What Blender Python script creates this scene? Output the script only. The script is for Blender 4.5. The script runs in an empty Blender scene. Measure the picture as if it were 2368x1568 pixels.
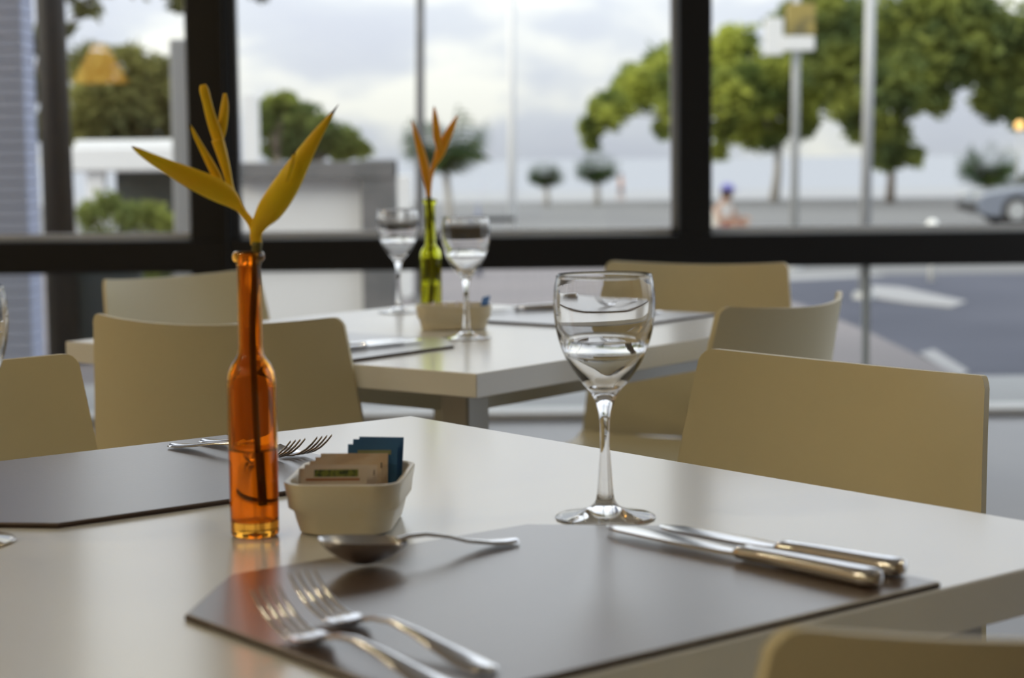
import bpy, math, random
from mathutils import Vector, Matrix
random.seed(7)
SC = bpy.context.scene
COL = SC.collection

# ------------------------------------------------------------------ camera
FPX, HOR, ROLL, CAMZ = 4300.0, 367.0, 0.0104, 1.035      # image frame 2368 x 1568
PITCH = math.atan((784 - HOR) / FPX)
FWD = Vector((0, math.cos(PITCH), -math.sin(PITCH)))
_r = Vector((1, 0, 0)); _u = _r.cross(FWD)
RGT = _r * math.cos(ROLL) - _u * math.sin(ROLL)
UPV = _r * math.sin(ROLL) + _u * math.cos(ROLL)
EYE = Vector((0, 0, CAMZ))
cd = bpy.data.cameras.new('camera'); cam = bpy.data.objects.new('camera', cd); COL.objects.link(cam)
cam.matrix_world = Matrix(((RGT.x, UPV.x, -FWD.x, EYE.x), (RGT.y, UPV.y, -FWD.y, EYE.y), (RGT.z, UPV.z, -FWD.z, EYE.z), (0, 0, 0, 1)))
cd.sensor_width = 36; cd.lens = 36 * FPX / 2368; cd.clip_start = 0.05; cd.clip_end = 5000
cd.dof.use_dof = True; cd.dof.focus_distance = 1.80; cd.dof.aperture_fstop = 5.8
SC.camera = cam

# ------------------------------------------------------------------ exposure, sky, sun
SC.view_settings.view_transform = 'Standard'; SC.view_settings.look = 'None'
SC.view_settings.exposure = 0.35; SC.view_settings.gamma = 1.0; SC.view_settings.use_curve_mapping = False
W = bpy.data.worlds.new('overcast_sky'); SC.world = W; W.use_nodes = True
nt = W.node_tree; nt.nodes.clear()
tc = nt.nodes.new('ShaderNodeTexCoord'); mp = nt.nodes.new('ShaderNodeMapping'); mp.inputs['Scale'].default_value = (1, 1, 2.2)
mp.inputs['Location'].default_value = (0.35, 0.1, 0.22)
ns = nt.nodes.new('ShaderNodeTexNoise'); ns.inputs['Scale'].default_value = 8.5; ns.inputs['Detail'].default_value = 4; ns.inputs['Roughness'].default_value = 0.5
cr = nt.nodes.new('ShaderNodeValToRGB')
cr.color_ramp.elements[0].position = 0.40; cr.color_ramp.elements[0].color = (0.65, 0.68, 0.77, 1)
cr.color_ramp.elements[1].position = 0.64; cr.color_ramp.elements[1].color = (1.0, 0.99, 0.93, 1)
e = cr.color_ramp.elements.new(0.52); e.color = (0.70, 0.73, 0.80, 1)
bg = nt.nodes.new('ShaderNodeBackground'); bg.inputs['Strength'].default_value = 1.0
wo = nt.nodes.new('ShaderNodeOutputWorld')
sx = nt.nodes.new('ShaderNodeSeparateXYZ'); nt.links.new(tc.outputs['Generated'], sx.inputs[0])
mr = nt.nodes.new('ShaderNodeMapRange'); mr.inputs['From Min'].default_value = 0; mr.inputs['From Max'].default_value = .30; mr.inputs['To Min'].default_value = .72; mr.inputs['To Max'].default_value = 2.0
nt.links.new(sx.outputs['Z'], mr.inputs['Value']); nt.links.new(mr.outputs['Result'], bg.inputs['Strength'])     # grey bank over the sea, evenly bright overcast above it
nt.links.new(tc.outputs['Generated'], mp.inputs['Vector']); nt.links.new(mp.outputs['Vector'], ns.inputs['Vector'])
nt.links.new(ns.outputs['Fac'], cr.inputs['Fac']); nt.links.new(cr.outputs['Color'], bg.inputs['Color']); nt.links.new(bg.outputs['Background'], wo.inputs['Surface'])
sd = bpy.data.lights.new('sun', 'SUN'); sd.energy = 1.6; sd.angle = 0.35; sd.color = (1.0, 0.85, 0.6)
so = bpy.data.objects.new('sun', sd); COL.objects.link(so)
so.rotation_euler = Vector((1.0, 0.35, -0.42)).to_track_quat('-Z', 'Y').to_euler(); so.location = (-20, -8, 15)

# ------------------------------------------------------------------ helpers
def at(px, py, depth):
    """point of the place seen at a pixel of the 2368x1568 frame, at a distance along y"""
    d = FWD + RGT * ((px - 1184) / FPX) - UPV * ((py - 784) / FPX)
    return EYE + d * (depth / d.y)

def on(px, py, z):
    d = FWD + RGT * ((px - 1184) / FPX) - UPV * ((py - 784) / FPX)
    return EYE + d * ((z - CAMZ) / d.z)

class MB:
    def __init__(s): s.v = []; s.f = []
    def add(s, vs, fs):
        b = len(s.v); s.v += [tuple(v) for v in vs]; s.f += [tuple(i + b for i in f) for f in fs]; return s
    def box(s, c, d, rz=0.0, bev=0.0):
        cx, cy, cz = c; hx, hy, hz = d[0] / 2, d[1] / 2, d[2] / 2
        co, si = math.cos(rz), math.sin(rz)
        def P(x, y, z): return (cx + x * co - y * si, cy + x * si + y * co, cz + z)
        if bev <= 0:
            vs = [P(x, y, z) for z in (-hz, hz) for x, y in ((-hx, -hy), (hx, -hy), (hx, hy), (-hx, hy))]
            return s.add(vs, [(3, 2, 1, 0), (4, 5, 6, 7), (0, 1, 5, 4), (1, 2, 6, 5), (2, 3, 7, 6), (3, 0, 4, 7)])
        b = bev; out = []
        for z, i in ((-hz, b), (-hz + b, 0), (hz - b, 0), (hz, b)):
            a, c2 = hx - i, hy - i; k = b if i == 0 else b * 0.5
            out.append([P(x, y, z) for x, y in ((-a + k, -c2), (a - k, -c2), (a, -c2 + k), (a, c2 - k), (a - k, c2), (-a + k, c2), (-a, c2 - k), (-a, -c2 + k))])
        return s.loft(out, True)
    def loft(s, rings, cap=True, closed=True):
        n = len(rings[0]); vs = [p for r in rings for p in r]; fs = []
        for i in range(len(rings) - 1):
            for j in range(n if closed else n - 1):
                k = (j + 1) % n; fs.append((i * n + j, i * n + k, (i + 1) * n + k, (i + 1) * n + j))
        if cap:
            fs.append(tuple(reversed(range(n)))); fs.append(tuple((len(rings) - 1) * n + j for j in range(n)))
        return s.add(vs, fs)
    def lathe(s, prof, seg=48, c=(0, 0, 0), close=False):
        rings = [[(c[0] + r * math.cos(2 * math.pi * j / seg), c[1] + r * math.sin(2 * math.pi * j / seg), c[2] + z) for j in range(seg)] for r, z in prof]
        if close: rings.append(rings[0])
        return s.loft(rings, cap=False)
    def tube(s, path, rad, seg=10, cap=True, flat=1.0, side=None):
        path = [Vector(p) for p in path]; n = len(path)
        if not isinstance(rad, (list, tuple)): rad = [rad] * n
        rings = []; ref = Vector(side) if side else None
        for i, p in enumerate(path):
            t = (path[min(i + 1, n - 1)] - path[max(i - 1, 0)]).normalized()
            if ref is None: ref = Vector((0, 0, 1)) if abs(t.z) < .9 else Vector((1, 0, 0))
            a = (ref - t * ref.dot(t)).normalized(); b = t.cross(a); ref = a
            rings.append([p + a * (rad[i] * flat * math.cos(2 * math.pi * j / seg)) + b * (rad[i] * math.sin(2 * math.pi * j / seg)) for j in range(seg)])
        return s.loft(rings, cap)
    def prism(s, pts, z0, z1):
        n = len(pts); vs = [(x, y, z0) for x, y in pts] + [(x, y, z1) for x, y in pts]
        fs = [tuple(reversed(range(n))), tuple(range(n, 2 * n))] + [(i, (i + 1) % n, n + (i + 1) % n, n + i) for i in range(n)]
        return s.add(vs, fs)
    def mesh(s, name):
        m = bpy.data.meshes.new(name); m.from_pydata(s.v, [], s.f); m.validate(); m.update(); return m
    def build(s, name, mat, parent=None, smooth=False, loc=None, rot=None, fix=True):
        m = s.mesh(name)
        if fix:
            import bmesh
            bm = bmesh.new(); bm.from_mesh(m); bmesh.ops.recalc_face_normals(bm, faces=bm.faces); bm.to_mesh(m); bm.free()
        if smooth == 'auto':
            m.shade_auto = None if False else None
        return link(name, m, mat, parent, smooth, loc, rot)

def link(name, m, mat, parent=None, smooth=False, loc=None, rot=None):
    if mat and not m.materials: m.materials.append(mat)
    if smooth is True:
        m.polygons.foreach_set('use_smooth', [True] * len(m.polygons))
    elif smooth:                                     # smooth below an angle
        m.polygons.foreach_set('use_smooth', [True] * len(m.polygons))
        m.set_sharp_from_angle(angle=math.radians(smooth))
    o = bpy.data.objects.new(name, m); COL.objects.link(o)
    if parent: o.parent = parent
    if loc is not None: o.location = loc
    if rot is not None: o.rotation_euler = rot
    return o

def tag(o, label, cat, group=None, kind=None):
    o['label'] = label; o['category'] = cat
    if group: o['group'] = group
    if kind: o['kind'] = kind
    return o
def thing(name, label, cat, loc=(0, 0, 0), rz=0.0, group=None):
    o = bpy.data.objects.new(name, None); COL.objects.link(o); o.location = loc; o.rotation_euler = (0, 0, rz); o.empty_display_size = .05
    return tag(o, label, cat, group)
def struct(o): o['kind'] = 'structure'; return o
def copy_tree(o, parent=None):
    c = o.copy(); COL.objects.link(c); c.parent = parent
    for ch in list(o.children): copy_tree(ch, c)
    return c

# ------------------------------------------------------------------ materials
def mat(name, col, rough=.5, metal=0.0, spec=.5, trans=0.0, ior=1.45, noise=None, bump=None, sub=0.0, emis=None, coat=0.0, coat_ior=1.5, coat_rough=.03):
    m = bpy.data.materials.new(name); m.use_nodes = True; t = m.node_tree; p = t.nodes['Principled BSDF']
    p.inputs['Base Color'].default_value = (*col, 1); p.inputs['Roughness'].default_value = rough; p.inputs['Metallic'].default_value = metal
    p.inputs['Specular IOR Level'].default_value = spec; p.inputs['Transmission Weight'].default_value = trans; p.inputs['IOR'].default_value = ior
    p.inputs['Coat Weight'].default_value = coat; p.inputs['Coat IOR'].default_value = coat_ior; p.inputs['Coat Roughness'].default_value = coat_rough
    if sub: p.inputs['Subsurface Weight'].default_value = sub; p.inputs['Subsurface Radius'].default_value = (.01, .007, .003)
    if emis: p.inputs['Emission Color'].default_value = (*emis[0], 1); p.inputs['Emission Strength'].default_value = emis[1]
    tcn = None
    if noise:      # (scale, second colour, low, high[, xyz stretch])
        tcn = t.nodes.new('ShaderNodeTexCoord'); mp = t.nodes.new('ShaderNodeMapping'); nz = t.nodes.new('ShaderNodeTexNoise'); r = t.nodes.new('ShaderNodeValToRGB')
        mp.inputs['Scale'].default_value = noise[4] if len(noise) > 4 else (1, 1, 1)
        nz.inputs['Scale'].default_value = noise[0]; nz.inputs['Detail'].default_value = 4
        r.color_ramp.elements[0].color = (*col, 1); r.color_ramp.elements[1].color = (*noise[1], 1)
        r.color_ramp.elements[0].position = noise[2]; r.color_ramp.elements[1].position = noise[3]
        t.links.new(tcn.outputs['Object'], mp.inputs['Vector']); t.links.new(mp.outputs['Vector'], nz.inputs['Vector'])
        t.links.new(nz.outputs['Fac'], r.inputs['Fac']); t.links.new(r.outputs['Color'], p.inputs['Base Color'])
    if bump:       # (scale, strength[, stretch])
        tc2 = t.nodes.new('ShaderNodeTexCoord'); mp2 = t.nodes.new('ShaderNodeMapping'); n2 = t.nodes.new('ShaderNodeTexNoise'); b = t.nodes.new('ShaderNodeBump')
        mp2.inputs['Scale'].default_value = bump[2] if len(bump) > 2 else (1, 1, 1)
        n2.inputs['Scale'].default_value = bump[0]; b.inputs['Strength'].default_value = bump[1]; b.inputs['Distance'].default_value = .002
        t.links.new(tc2.outputs['Object'], mp2.inputs['Vector']); t.links.new(mp2.outputs['Vector'], n2.inputs['Vector'])
        t.links.new(n2.outputs['Fac'], b.inputs['Height']); t.links.new(b.outputs['Normal'], p.inputs['Normal'])
    return m

def leaf_mat(name, c1, c2, scale=2.0, trans=.45):
    m = bpy.data.materials.new(name); m.use_nodes = True; t = m.node_tree; t.nodes.clear()
    tc = t.nodes.new('ShaderNodeTexCoord'); nz = t.nodes.new('ShaderNodeTexNoise'); nz.inputs['Scale'].default_value = scale
    r = t.nodes.new('ShaderNodeValToRGB'); r.color_ramp.elements[0].position = .4; r.color_ramp.elements[1].position = .62
    r.color_ramp.elements[0].color = (*c1, 1); r.color_ramp.elements[1].color = (*c2, 1)
    d = t.nodes.new('ShaderNodeBsdfDiffuse'); tr = t.nodes.new('ShaderNodeBsdfTranslucent'); mx = t.nodes.new('ShaderNodeMixShader'); mx.inputs[0].default_value = trans
    o = t.nodes.new('ShaderNodeOutputMaterial')
    t.links.new(tc.outputs['Object'], nz.inputs['Vector']); t.links.new(nz.outputs['Fac'], r.inputs['Fac'])
    t.links.new(r.outputs['Color'], d.inputs['Color']); t.links.new(r.outputs['Color'], tr.inputs['Color'])
    t.links.new(d.outputs[0], mx.inputs[1]); t.links.new(tr.outputs[0], mx.inputs[2]); t.links.new(mx.outputs[0], o.inputs['Surface'])
    return m

def pane_mat():
    m = bpy.data.materials.new('window_glass'); m.use_nodes = True; t = m.node_tree; t.nodes.clear()
    lw = t.nodes.new('ShaderNodeLayerWeight'); lw.inputs['Blend'].default_value = .5
    pw = t.nodes.new('ShaderNodeMath'); pw.operation = 'POWER'; pw.inputs[1].default_value = 5
    ma = t.nodes.new('ShaderNodeMath'); ma.operation = 'MULTIPLY_ADD'; ma.inputs[1].default_value = .9; ma.inputs[2].default_value = .045
    tr = t.nodes.new('ShaderNodeBsdfTransparent'); tr.inputs['Color'].default_value = (.97, .985, .98, 1)
    gl = t.nodes.new('ShaderNodeBsdfGlossy'); gl.inputs['Roughness'].default_value = 0.02
    mx = t.nodes.new('ShaderNodeMixShader'); o = t.nodes.new('ShaderNodeOutputMaterial')
    t.links.new(lw.outputs['Facing'], pw.inputs[0]); t.links.new(pw.outputs[0], ma.inputs[0]); t.links.new(ma.outputs[0], mx.inputs[0])
    t.links.new(tr.outputs[0], mx.inputs[1]); t.links.new(gl.outputs[0], mx.inputs[2]); t.links.new(mx.outputs[0], o.inputs['Surface'])
    return m

M = dict(
    laminate=mat('white_laminate', (.84, .855, .865), .30, spec=.5, bump=(60, .03), coat=.55, coat_ior=1.6, coat_rough=.16),
    chair=mat('cream_plastic', (.72, .655, .45), .40, spec=.4, bump=(150, .05)),
    mat=mat('brown_leatherette', (.095, .062, .048), .38, spec=.5, coat=1.0, coat_ior=1.78, coat_rough=.30, noise=(30, (.105, .068, .05), .35, .7), bump=(260, .12)),
    matedge=mat('leatherette_edge', (.045, .024, .015), .6),
    steel=mat('polished_steel', (.74, .74, .76), .16, 1.0),
    brushed=mat('grey_steel', (.40, .40, .39), .35, .7),
    glass=mat('clear_glass', (1, 1, 1), 0.0, trans=1.0, ior=1.46),
    amber=mat('amber_glass', (.96, .43, .045), 0.02, trans=1.0, ior=1.46),
    green=mat('lime_glass', (.90, .93, .14), 0.02, trans=1.0, ior=1.46),
    water=mat('water', (.98, .93, .85), 0.0, trans=1.0, ior=1.33),
    ceramic=mat('cream_ceramic', (.76, .70, .55), .3, spec=.5, noise=(25, (.72, .63, .42), .55, .8)),
    bract=mat('yellow_bract', (.95, .69, .02), .42, spec=.4, noise=(18, (.86, .48, .015), .4, .75), sub=.45),
    bract2=mat('orange_bract', (.88, .45, .015), .45, noise=(10, (.82, .34, .02), .4, .7), sub=.45),
    tip=mat('dry_bract_tip', (.10, .05, .03), .7),
    stem=mat('flower_stem', (.16, .14, .03), .5),
    black=mat('black_aluminium', (.012, .012, .013), .40, spec=.4),
    sill=mat('pale_stone', (.50, .50, .49), .5),
    floor=mat('polished_grey_floor', (.20, .20, .22), .34, spec=.3, noise=(1.3, (.25, .25, .26), .3, .7)),
    wall=mat('warm_wall_paint', (.62, .50, .34), .7),
    ceil=mat('ceiling_paint', (.75, .70, .60), .8),
    pane=pane_mat(),
    blueprint=mat('blue_packet_paper', (.045, .17, .42), .5),
    beige=mat('beige_packet_paper', (.72, .58, .44), .6, noise=(40, (.78, .68, .58), .4, .6)),
    pale=mat('pale_packet_paper', (.80, .72, .66), .6),
    print_y=mat('faded_yellow_print', (.30, .34, .20), .5),
    print_g=mat('green_print', (.22, .27, .06), .55, noise=(260, (.06, .09, .04), .5, .56)),
    print_r=mat('red_print', (.42, .16, .07), .55),
    print_k=mat('dark_print', (.10, .07, .06), .55),
)

# ------------------------------------------------------------------ room shell
WY = 7.40                                   # window wall
XL, XR, YB, ZC = -4.6, 4.2, -4.0, 3.3
struct(MB().box(((XL + XR) / 2, (YB + WY + .1) / 2, -.05), (XR - XL + .4, WY - YB + .5, .1)).build('floor', M['floor']))
struct(MB().box(((XL + XR) / 2, (YB + WY) / 2, ZC + .05), (XR - XL + .4, WY - YB + .4, .1)).build('ceiling', M['ceil']))
struct(MB().box(((XL + XR) / 2, YB - .1, ZC / 2), (XR - XL + .4, .2, ZC)).build('wall_back', M['wall']))
struct(MB().box((XL - .1, (YB + WY) / 2, ZC / 2), (.2, WY - YB, ZC)).build('wall_left', M['wall']))

def zy(py, px=1184): return at(px, py, WY).z
def xx(px, py=300): return at(px, py, WY).x
SILL = .03
ZT0, ZT1 = zy(620.5), zy(545.0)             # transom
xm = [(XL, XL + .12), (xx(441, 275), xx(541, 275)), (xx(1566, 275), xx(1642, 275)), (XR - .12, XR)]
FD = .14
def frame_bar(name, x0, x1, z0, z1, y=WY, d=FD, parent=None, m='black', bev=.006):
    return MB().box(((x0 + x1) / 2, y, (z0 + z1) / 2), (x1 - x0, d, z1 - z0), bev=bev).build(name, M[m], parent)
wn = 0
sillo = struct(MB().box(((XL + XR) / 2, WY, SILL / 2), (XR - XL, .20, SILL), bev=.008).build('trim_1', M['sill']))
struct(frame_bar('trim_2', XL, XR, ZT0, ZT1, d=.17))
struct(frame_bar('trim_3', XL, XR, ZC - .12, ZC))
for i, (a, b) in enumerate(xm):
    o = struct(frame_bar('trim_%d' % (4 + i), a, b, SILL, ZC, d=.15))
    if i == 1:      # stepped ribs on the wide corner post
        frame_bar('rib', b - .035, b - .020, SILL, ZC, y=WY - .088, d=.03, parent=o, bev=.003)
        frame_bar('rib', b + .003, b + .024, SILL, ZC, y=WY - .03, d=.06, parent=o, bev=.003)
pale_gasket = mat('pale_gasket', (.70, .69, .72), .5)
for i in range(3):
    a, b = xm[i][1], xm[i + 1][0]
    wn += 1
    w = struct(MB().box(((a + b) / 2, WY + .01, (ZT1 + ZC - .12) / 2), (b - a, .012, ZC - .12 - ZT1)).build('window_%d' % wn, M['pane']))
    MB().box(((a + b) / 2, WY + .05, ZT1 + .012), (b - a, .03, .024)).build('glazing_bead', pale_gasket, w)
    MB().box((b - .011, WY + .05, (ZT1 + ZC - .12) / 2), (.022, .03, ZC - .12 - ZT1)).build('glazing_bead', pale_gasket, w)
    wn += 1
    w = struct(MB().box(((a + b) / 2, WY + .01, (ZT0 + SILL) / 2), (b - a, .012, ZT0 - SILL)).build('window_%d' % wn, M['pane']))
    if i == 2:      # butt joint between the two lower panes
        jx = at(2003, 740, WY).x
        MB().box((jx, WY + .01, (ZT0 + SILL) / 2), (.026, .03, ZT0 - SILL)).build('glass_joint', mat('green_glass_edge', (.42, .46, .46), .4), w)
# glazed side wall on the right, same system
YG = 1.6
struct(MB().box((XR + .1, (YB + YG) / 2, ZC / 2), (.2, YG - YB, ZC)).build('wall_right', M['wall']))
struct(MB().box((XR, (YG + WY) / 2, SILL / 2), (.3, WY - YG, SILL), bev=.008).build('trim_8', M['sill']))
for k, (z0, z1) in enumerate(((ZT0, ZT1), (ZC - .12, ZC))):
    struct(MB().box((XR, (YG + WY) / 2, (z0 + z1) / 2), (.14, WY - YG, z1 - z0)).build('trim_%d' % (9 + k), M['black']))
ys = [YG + .06, 3.5, 5.4]
for k, y in enumerate(ys): struct(MB().box((XR, y, (SILL + ZC) / 2), (.14, .12, ZC - SILL)).build('trim_%d' % (11 + k), M['black']))
for k, (z0, z1) in enumerate(((SILL, ZT0), (ZT1, ZC - .12))):
    wn += 1
    struct(MB().box((XR + .01, (YG + WY) / 2, (z0 + z1) / 2), (.012, WY - YG - .2, z1 - z0)).build('window_%d' % wn, M['pane']))

# ------------------------------------------------------------------ warm room lamps
def pendant(loc, label):
    t = thing('pendant_lamp', label, 'lamp', loc)
    sm = M.setdefault('shade', mat('amber_lamp_shade', (.55, .26, .04), .6, emis=((1.0, .50, .08), 3.6)))
    MB().lathe([(.045, .24), (.175, 0), (.170, 0), (.040, .238)], 40, close=True).build('shade', sm, t, True)
    MB().tube([(0, 0, .24), (0, 0, ZC - loc[2])], .004, 8).build('cord', M['black'], t)
    MB().lathe([(.0, ZC - loc[2]), (.05, ZC - loc[2]), (.05, ZC - loc[2] - .03), (0, ZC - loc[2] - .03)], 24).build('ceiling_cap', M['black'], t)
    bm = M.setdefault('bulb', mat('bulb', (1, .8, .5), .5, emis=((1.0, .62, .2), 6.0)))
    MB().lathe([(.0, .06), (.02, .065), (.033, .09), (.03, .12), (.014, .15), (.014, .19), (0, .19)], 20).build('bulb', bm, t, True)
    return t
pendant((-2.62, 2.8, 1.55), 'amber cone pendant lamp mirrored in the window pane beside the wide black post')
dl = mat('downlight_glow', (1, .8, .55), .5, emis=((1.0, .85, .55), 150))
for k, (x, y) in enumerate(((-3.6, -2.6), (-2.2, -2.6), (-3.6, -.9), (-2.2, -.9), (-3.6, .8), (-2.2, .8), (-3.6, 2.5), (-2.4, 3.3), (2.6, 3.0))):  # last two are added, out of view, to brighten the chairs near the window
    t = thing('ceiling_downlight', 'round recessed warm downlight set unseen in the dining room ceiling', 'lamp', (x, y, ZC), 0, 'recessed downlights in the ceiling')
    MB().lathe([(.075, 0), (.095, 0), (.095, -.012), (.075, -.012)], 28, close=True).build('trim_ring', M['sill'], t)
    MB().lathe([(0, -.004), (.075, -.004), (.075, -.001), (0, -.001)], 28).build('lens', dl, t)

# ------------------------------------------------------------------ tables
TZ = .75
def table(name, label, corner, adeg, la, lb):
    """corner point; a-axis along adeg, b-axis 90 deg anticlockwise of it (mathematical), top at TZ"""
    t = thing(name, label, 'table', (corner[0], corner[1], 0), math.radians(adeg), 'square white tables')
    MB().box((la / 2, lb / 2, TZ - .0165), (la, lb, .033), bev=.0012).build('tabletop', M['laminate'], t)
    MB().box((la / 2, lb / 2, TZ - .033 - .02), (la - .22, lb - .22, .04)).build('apron', M['brushed'], t)
    for x in (.105, la - .105):
        for y in (.105, lb - .105):
            MB().box((x, y, (TZ - .033) / 2), (.05, .05, TZ - .033), bev=.003).build('leg', M['brushed'], t)
    return t
# near table: far corner at (-.114, 2.06); its sides run 219.1 deg and 309.1 deg
A1 = 219.1
T1 = table('dining_table', 'square white dining table with amber bottle and two brown place mats', (-.114, 2.060), A1, .90, .915)
# second table: near corner at (-.048, 2.451); sides run 51 deg and 140 deg
A2 = 52.5
T2 = table('dining_table', 'square white dining table with lime green bottle near the window', (-.048, 2.462), A2, .95, .845)
def loc(t, a, b, z=TZ):
    r = t.rotation_euler.z; c, s = math.cos(r), math.sin(r)
    return Vector((t.location.x + a * c - b * s, t.location.y + a * s + b * c, z))

# ------------------------------------------------------------------ place mats
def place_mat(t, a0, a1, b0, b1, chamf, label):
    """chamf: list of corner indices to cut (0 a0b0, 1 a1b0, 2 a1b1, 3 a0b1)"""
    cs = [(a0, b0), (a1, b0), (a1, b1), (a0, b1)]; k = .078
    def outline(i):
        pts = []
        for n, (a, b) in enumerate(cs):
            sa = 1 if a == a0 else -1; sb = 1 if b == b0 else -1
            a_, b_ = a + sa * i, b + sb * i
            if n in chamf:
                c = [(a_ + sa * k, b_), (a_, b_ + sb * k)]
                if n in (0, 2): c.reverse()
                pts += c
            else: pts.append((a_, b_))
        return [tuple(loc(t, *p)[:2]) for p in pts]
    o, h = outline(0), .0042
    r0 = [(x, y, TZ + .0003) for x, y in o]; r1 = [(x, y, TZ + h - .0012) for x, y in o]; r2 = [(x, y, TZ + h) for x, y in outline(.0014)]
    ob = MB().loft([r0, r1, r2]).build('place_mat', M['mat'])
    ob.data.materials.append(M['matedge'])
    for p in ob.data.polygons:
        if abs(p.normal.z) < .5: p.material_index = 1
    return tag(ob, label, 'place mat', 'brown place mats with cut corners')
MH = TZ + .0043
place_mat(T1, .232, .652, .578, .912, (0, 1), 'brown leatherette place mat with two knives, two forks and a spoon on it')
place_mat(T1, .240, .660, .006, .330, (2, 3), 'brown leatherette place mat with only two forks, behind the amber bottle')
place_mat(T2, .006, .325, .24, .66, (1, 2), 'brown leatherette place mat with a knife before the curved cream chair back')
place_mat(T2, .615, .944, .20, .62, (0, 3), 'brown leatherette place mat at the window side of the table with green bottle')

# ------------------------------------------------------------------ chairs
def make_chair(label):
    t = thing('dining_chair', label, 'chair', (0, 0, 0), 0, 'cream moulded chairs')
    TOP, TH, SAG = .82, .008, .062
    def curve(u, z): # y of shell at height z (back leans away), u in -1..1
        k = (z - .45) / (TOP - .45)
        return -.005 - .075 * k ** 1.2 + SAG * (u * u) * (.35 + .65 * k)
    def hw(z): return .235 - .042 * (z - .45) / (TOP - .45)
    rows = []; r = .013; nz = 10
    for i in range(nz): z = .455 + (TOP - r - .455) * i / (nz - 1); rows.append((z, hw(z)))
    for q in (25, 50, 70, 90):
        a = math.radians(q); rows.append((TOP - r + r * math.sin(a), hw(TOP) - r + r * math.cos(a)))
    NU = 20
    def grid(rows, f, th):
        v = []; nn = len(rows)
        for s in (0, 1):
            for row in rows:
                for j in range(NU + 1): v.append(f(row, -1 + 2 * j / NU, s))
        m = NU + 1; F = []
        for i in range(nn - 1):
            for j in range(NU):
                a = i * m + j; F.append((a, a + 1, a + m + 1, a + m)); b = a + nn * m; F.append((b, b + m, b + m + 1, b + 1))
        for i in range(nn - 1):
            for j in (0, NU):
                a = i * m + j; b = a + nn * m; F.append((a, a + m, b + m, b))
        for i in (0, nn - 1):
            for j in range(NU):
                a = i * m + j; b = a + nn * m; F.append((a, a + 1, b + 1, b))
        return MB().add(v, F)
    def fb(row, u, s):
        k = (row[0] - .455) / (TOP - .455); q = u * row[1] / .193
        return (u * row[1], curve(q, row[0]) - s * TH, row[0] - .010 * k * (1 - min(q * q, 1)))
    grid(rows, fb, TH).build('backrest', M['chair'], t, 40)
    # seat: front lip, dish, rise at the rear into the back
    prof = [(.425, .405), (.428, .425), (.415, .445), (.38, .455), (.30, .452), (.2, .446), (.1, .444), (.05, .447), (.02, .455)]
    def fs(row, u, s): return (u * (.215 + .017 * (1 - row[0] / .43)), row[0] + (.018 * u * u if row[0] < .06 else 0), row[1] - s * TH + .012 * u * u * (1 if row[0] < .4 else .3))
    grid(prof, fs, TH).build('seat', M['chair'], t, 40)
    for sx in (-1, 1):
        for y0, y1 in ((.36, .40), (.06, .0)):
            MB().tube([(sx * .17, y0, .434), (sx * .185, (y0 + y1) / 2, .22), (sx * .20, y1, 0)], [.014, .012, .010], 12).build('leg', M['black'], t, 50)
    MB().tube([(-.17, .06, .425), (-.17, .36, .425)], .009, 8).build('seat_rail', M['black'], t)
    MB().tube([(.17, .06, .425), (.17, .36, .425)], .009, 8).build('seat_rail', M['black'], t)
    return t
CH = None
def chair(pl, pr, label, flip=False):
    """pl, pr: the two ends of the backrest top in the room (left and right end as the sitter has them behind him: pr is at local -x)"""
    global CH
    a, b = Vector(pl), Vector(pr); d = (b - a); d.z = 0; mid = (a + b) / 2
    ex = d.normalized()                     # local +x
    ang = math.atan2(ex.y, ex.x)
    ey = Vector((-ex.y, ex.x, 0))           # facing direction
    off = -.08 + .062                       # y of the top ends in chair space
    base = Vector((mid.x, mid.y, 0)) - ey * off
    if CH is None: CH = make_chair(label); c = CH
    else: c = copy_tree(CH)
    c.location = base; c.rotation_euler = (0, 0, ang); c['label'] = label
    return c
ZT = .82
def ends(p, q, L=.386):
    m = (p + q) / 2; d = (q - p).normalized() * (L / 2); return m - d, m + d
# near table, right-hand side: faces the table (towards -x,-y)
p, q = on(1632, 805, ZT), on(2264, 868, ZT); p, q = ends(p, q)
chair(q, p, 'cream chair pulled back from the near table, backrest facing the wine glass')
# near table, far side at the left
p = on(178, 816, ZT); dirA = Vector((math.cos(math.radians(36)), math.sin(math.radians(36)), 0))
chair(p, p - dirA * .386, 'cream chair at the mat with only two forks, beside the blue-grey tiled column')
# near table, our side
p = on(1776, 1440, ZT) ; dr = Vector((math.cos(math.radians(24)), math.sin(math.radians(24)), 0))
chair(p, p + dr * .386, 'cream chair tucked in at the mat with knives and spoon, seen from behind')
# second table
p, q = on(242, 722, ZT), on(772, 730, ZT); p, q = ends(p, q)
chair(p, q, 'cream chair with its back to the amber bottle, tucked under the next table')
p, q = on(250, 645, ZT), on(590, 621, ZT); p, q = ends(p, q)
chair(q, p, 'cream chair against the black window post, at the table with green bottle')
p, q = on(1680, 705, ZT), on(1915, 672, ZT); p, q = ends(p, q)
chair(p, q, 'cream chair with strongly curved back edge, side-on at the table with green bottle')
p, q = on(1462, 603, ZT), on(1758, 606, ZT); p, q = ends(p, q)
chair(q, p, 'cream chair by the window on the far side of the table with green bottle')

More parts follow.
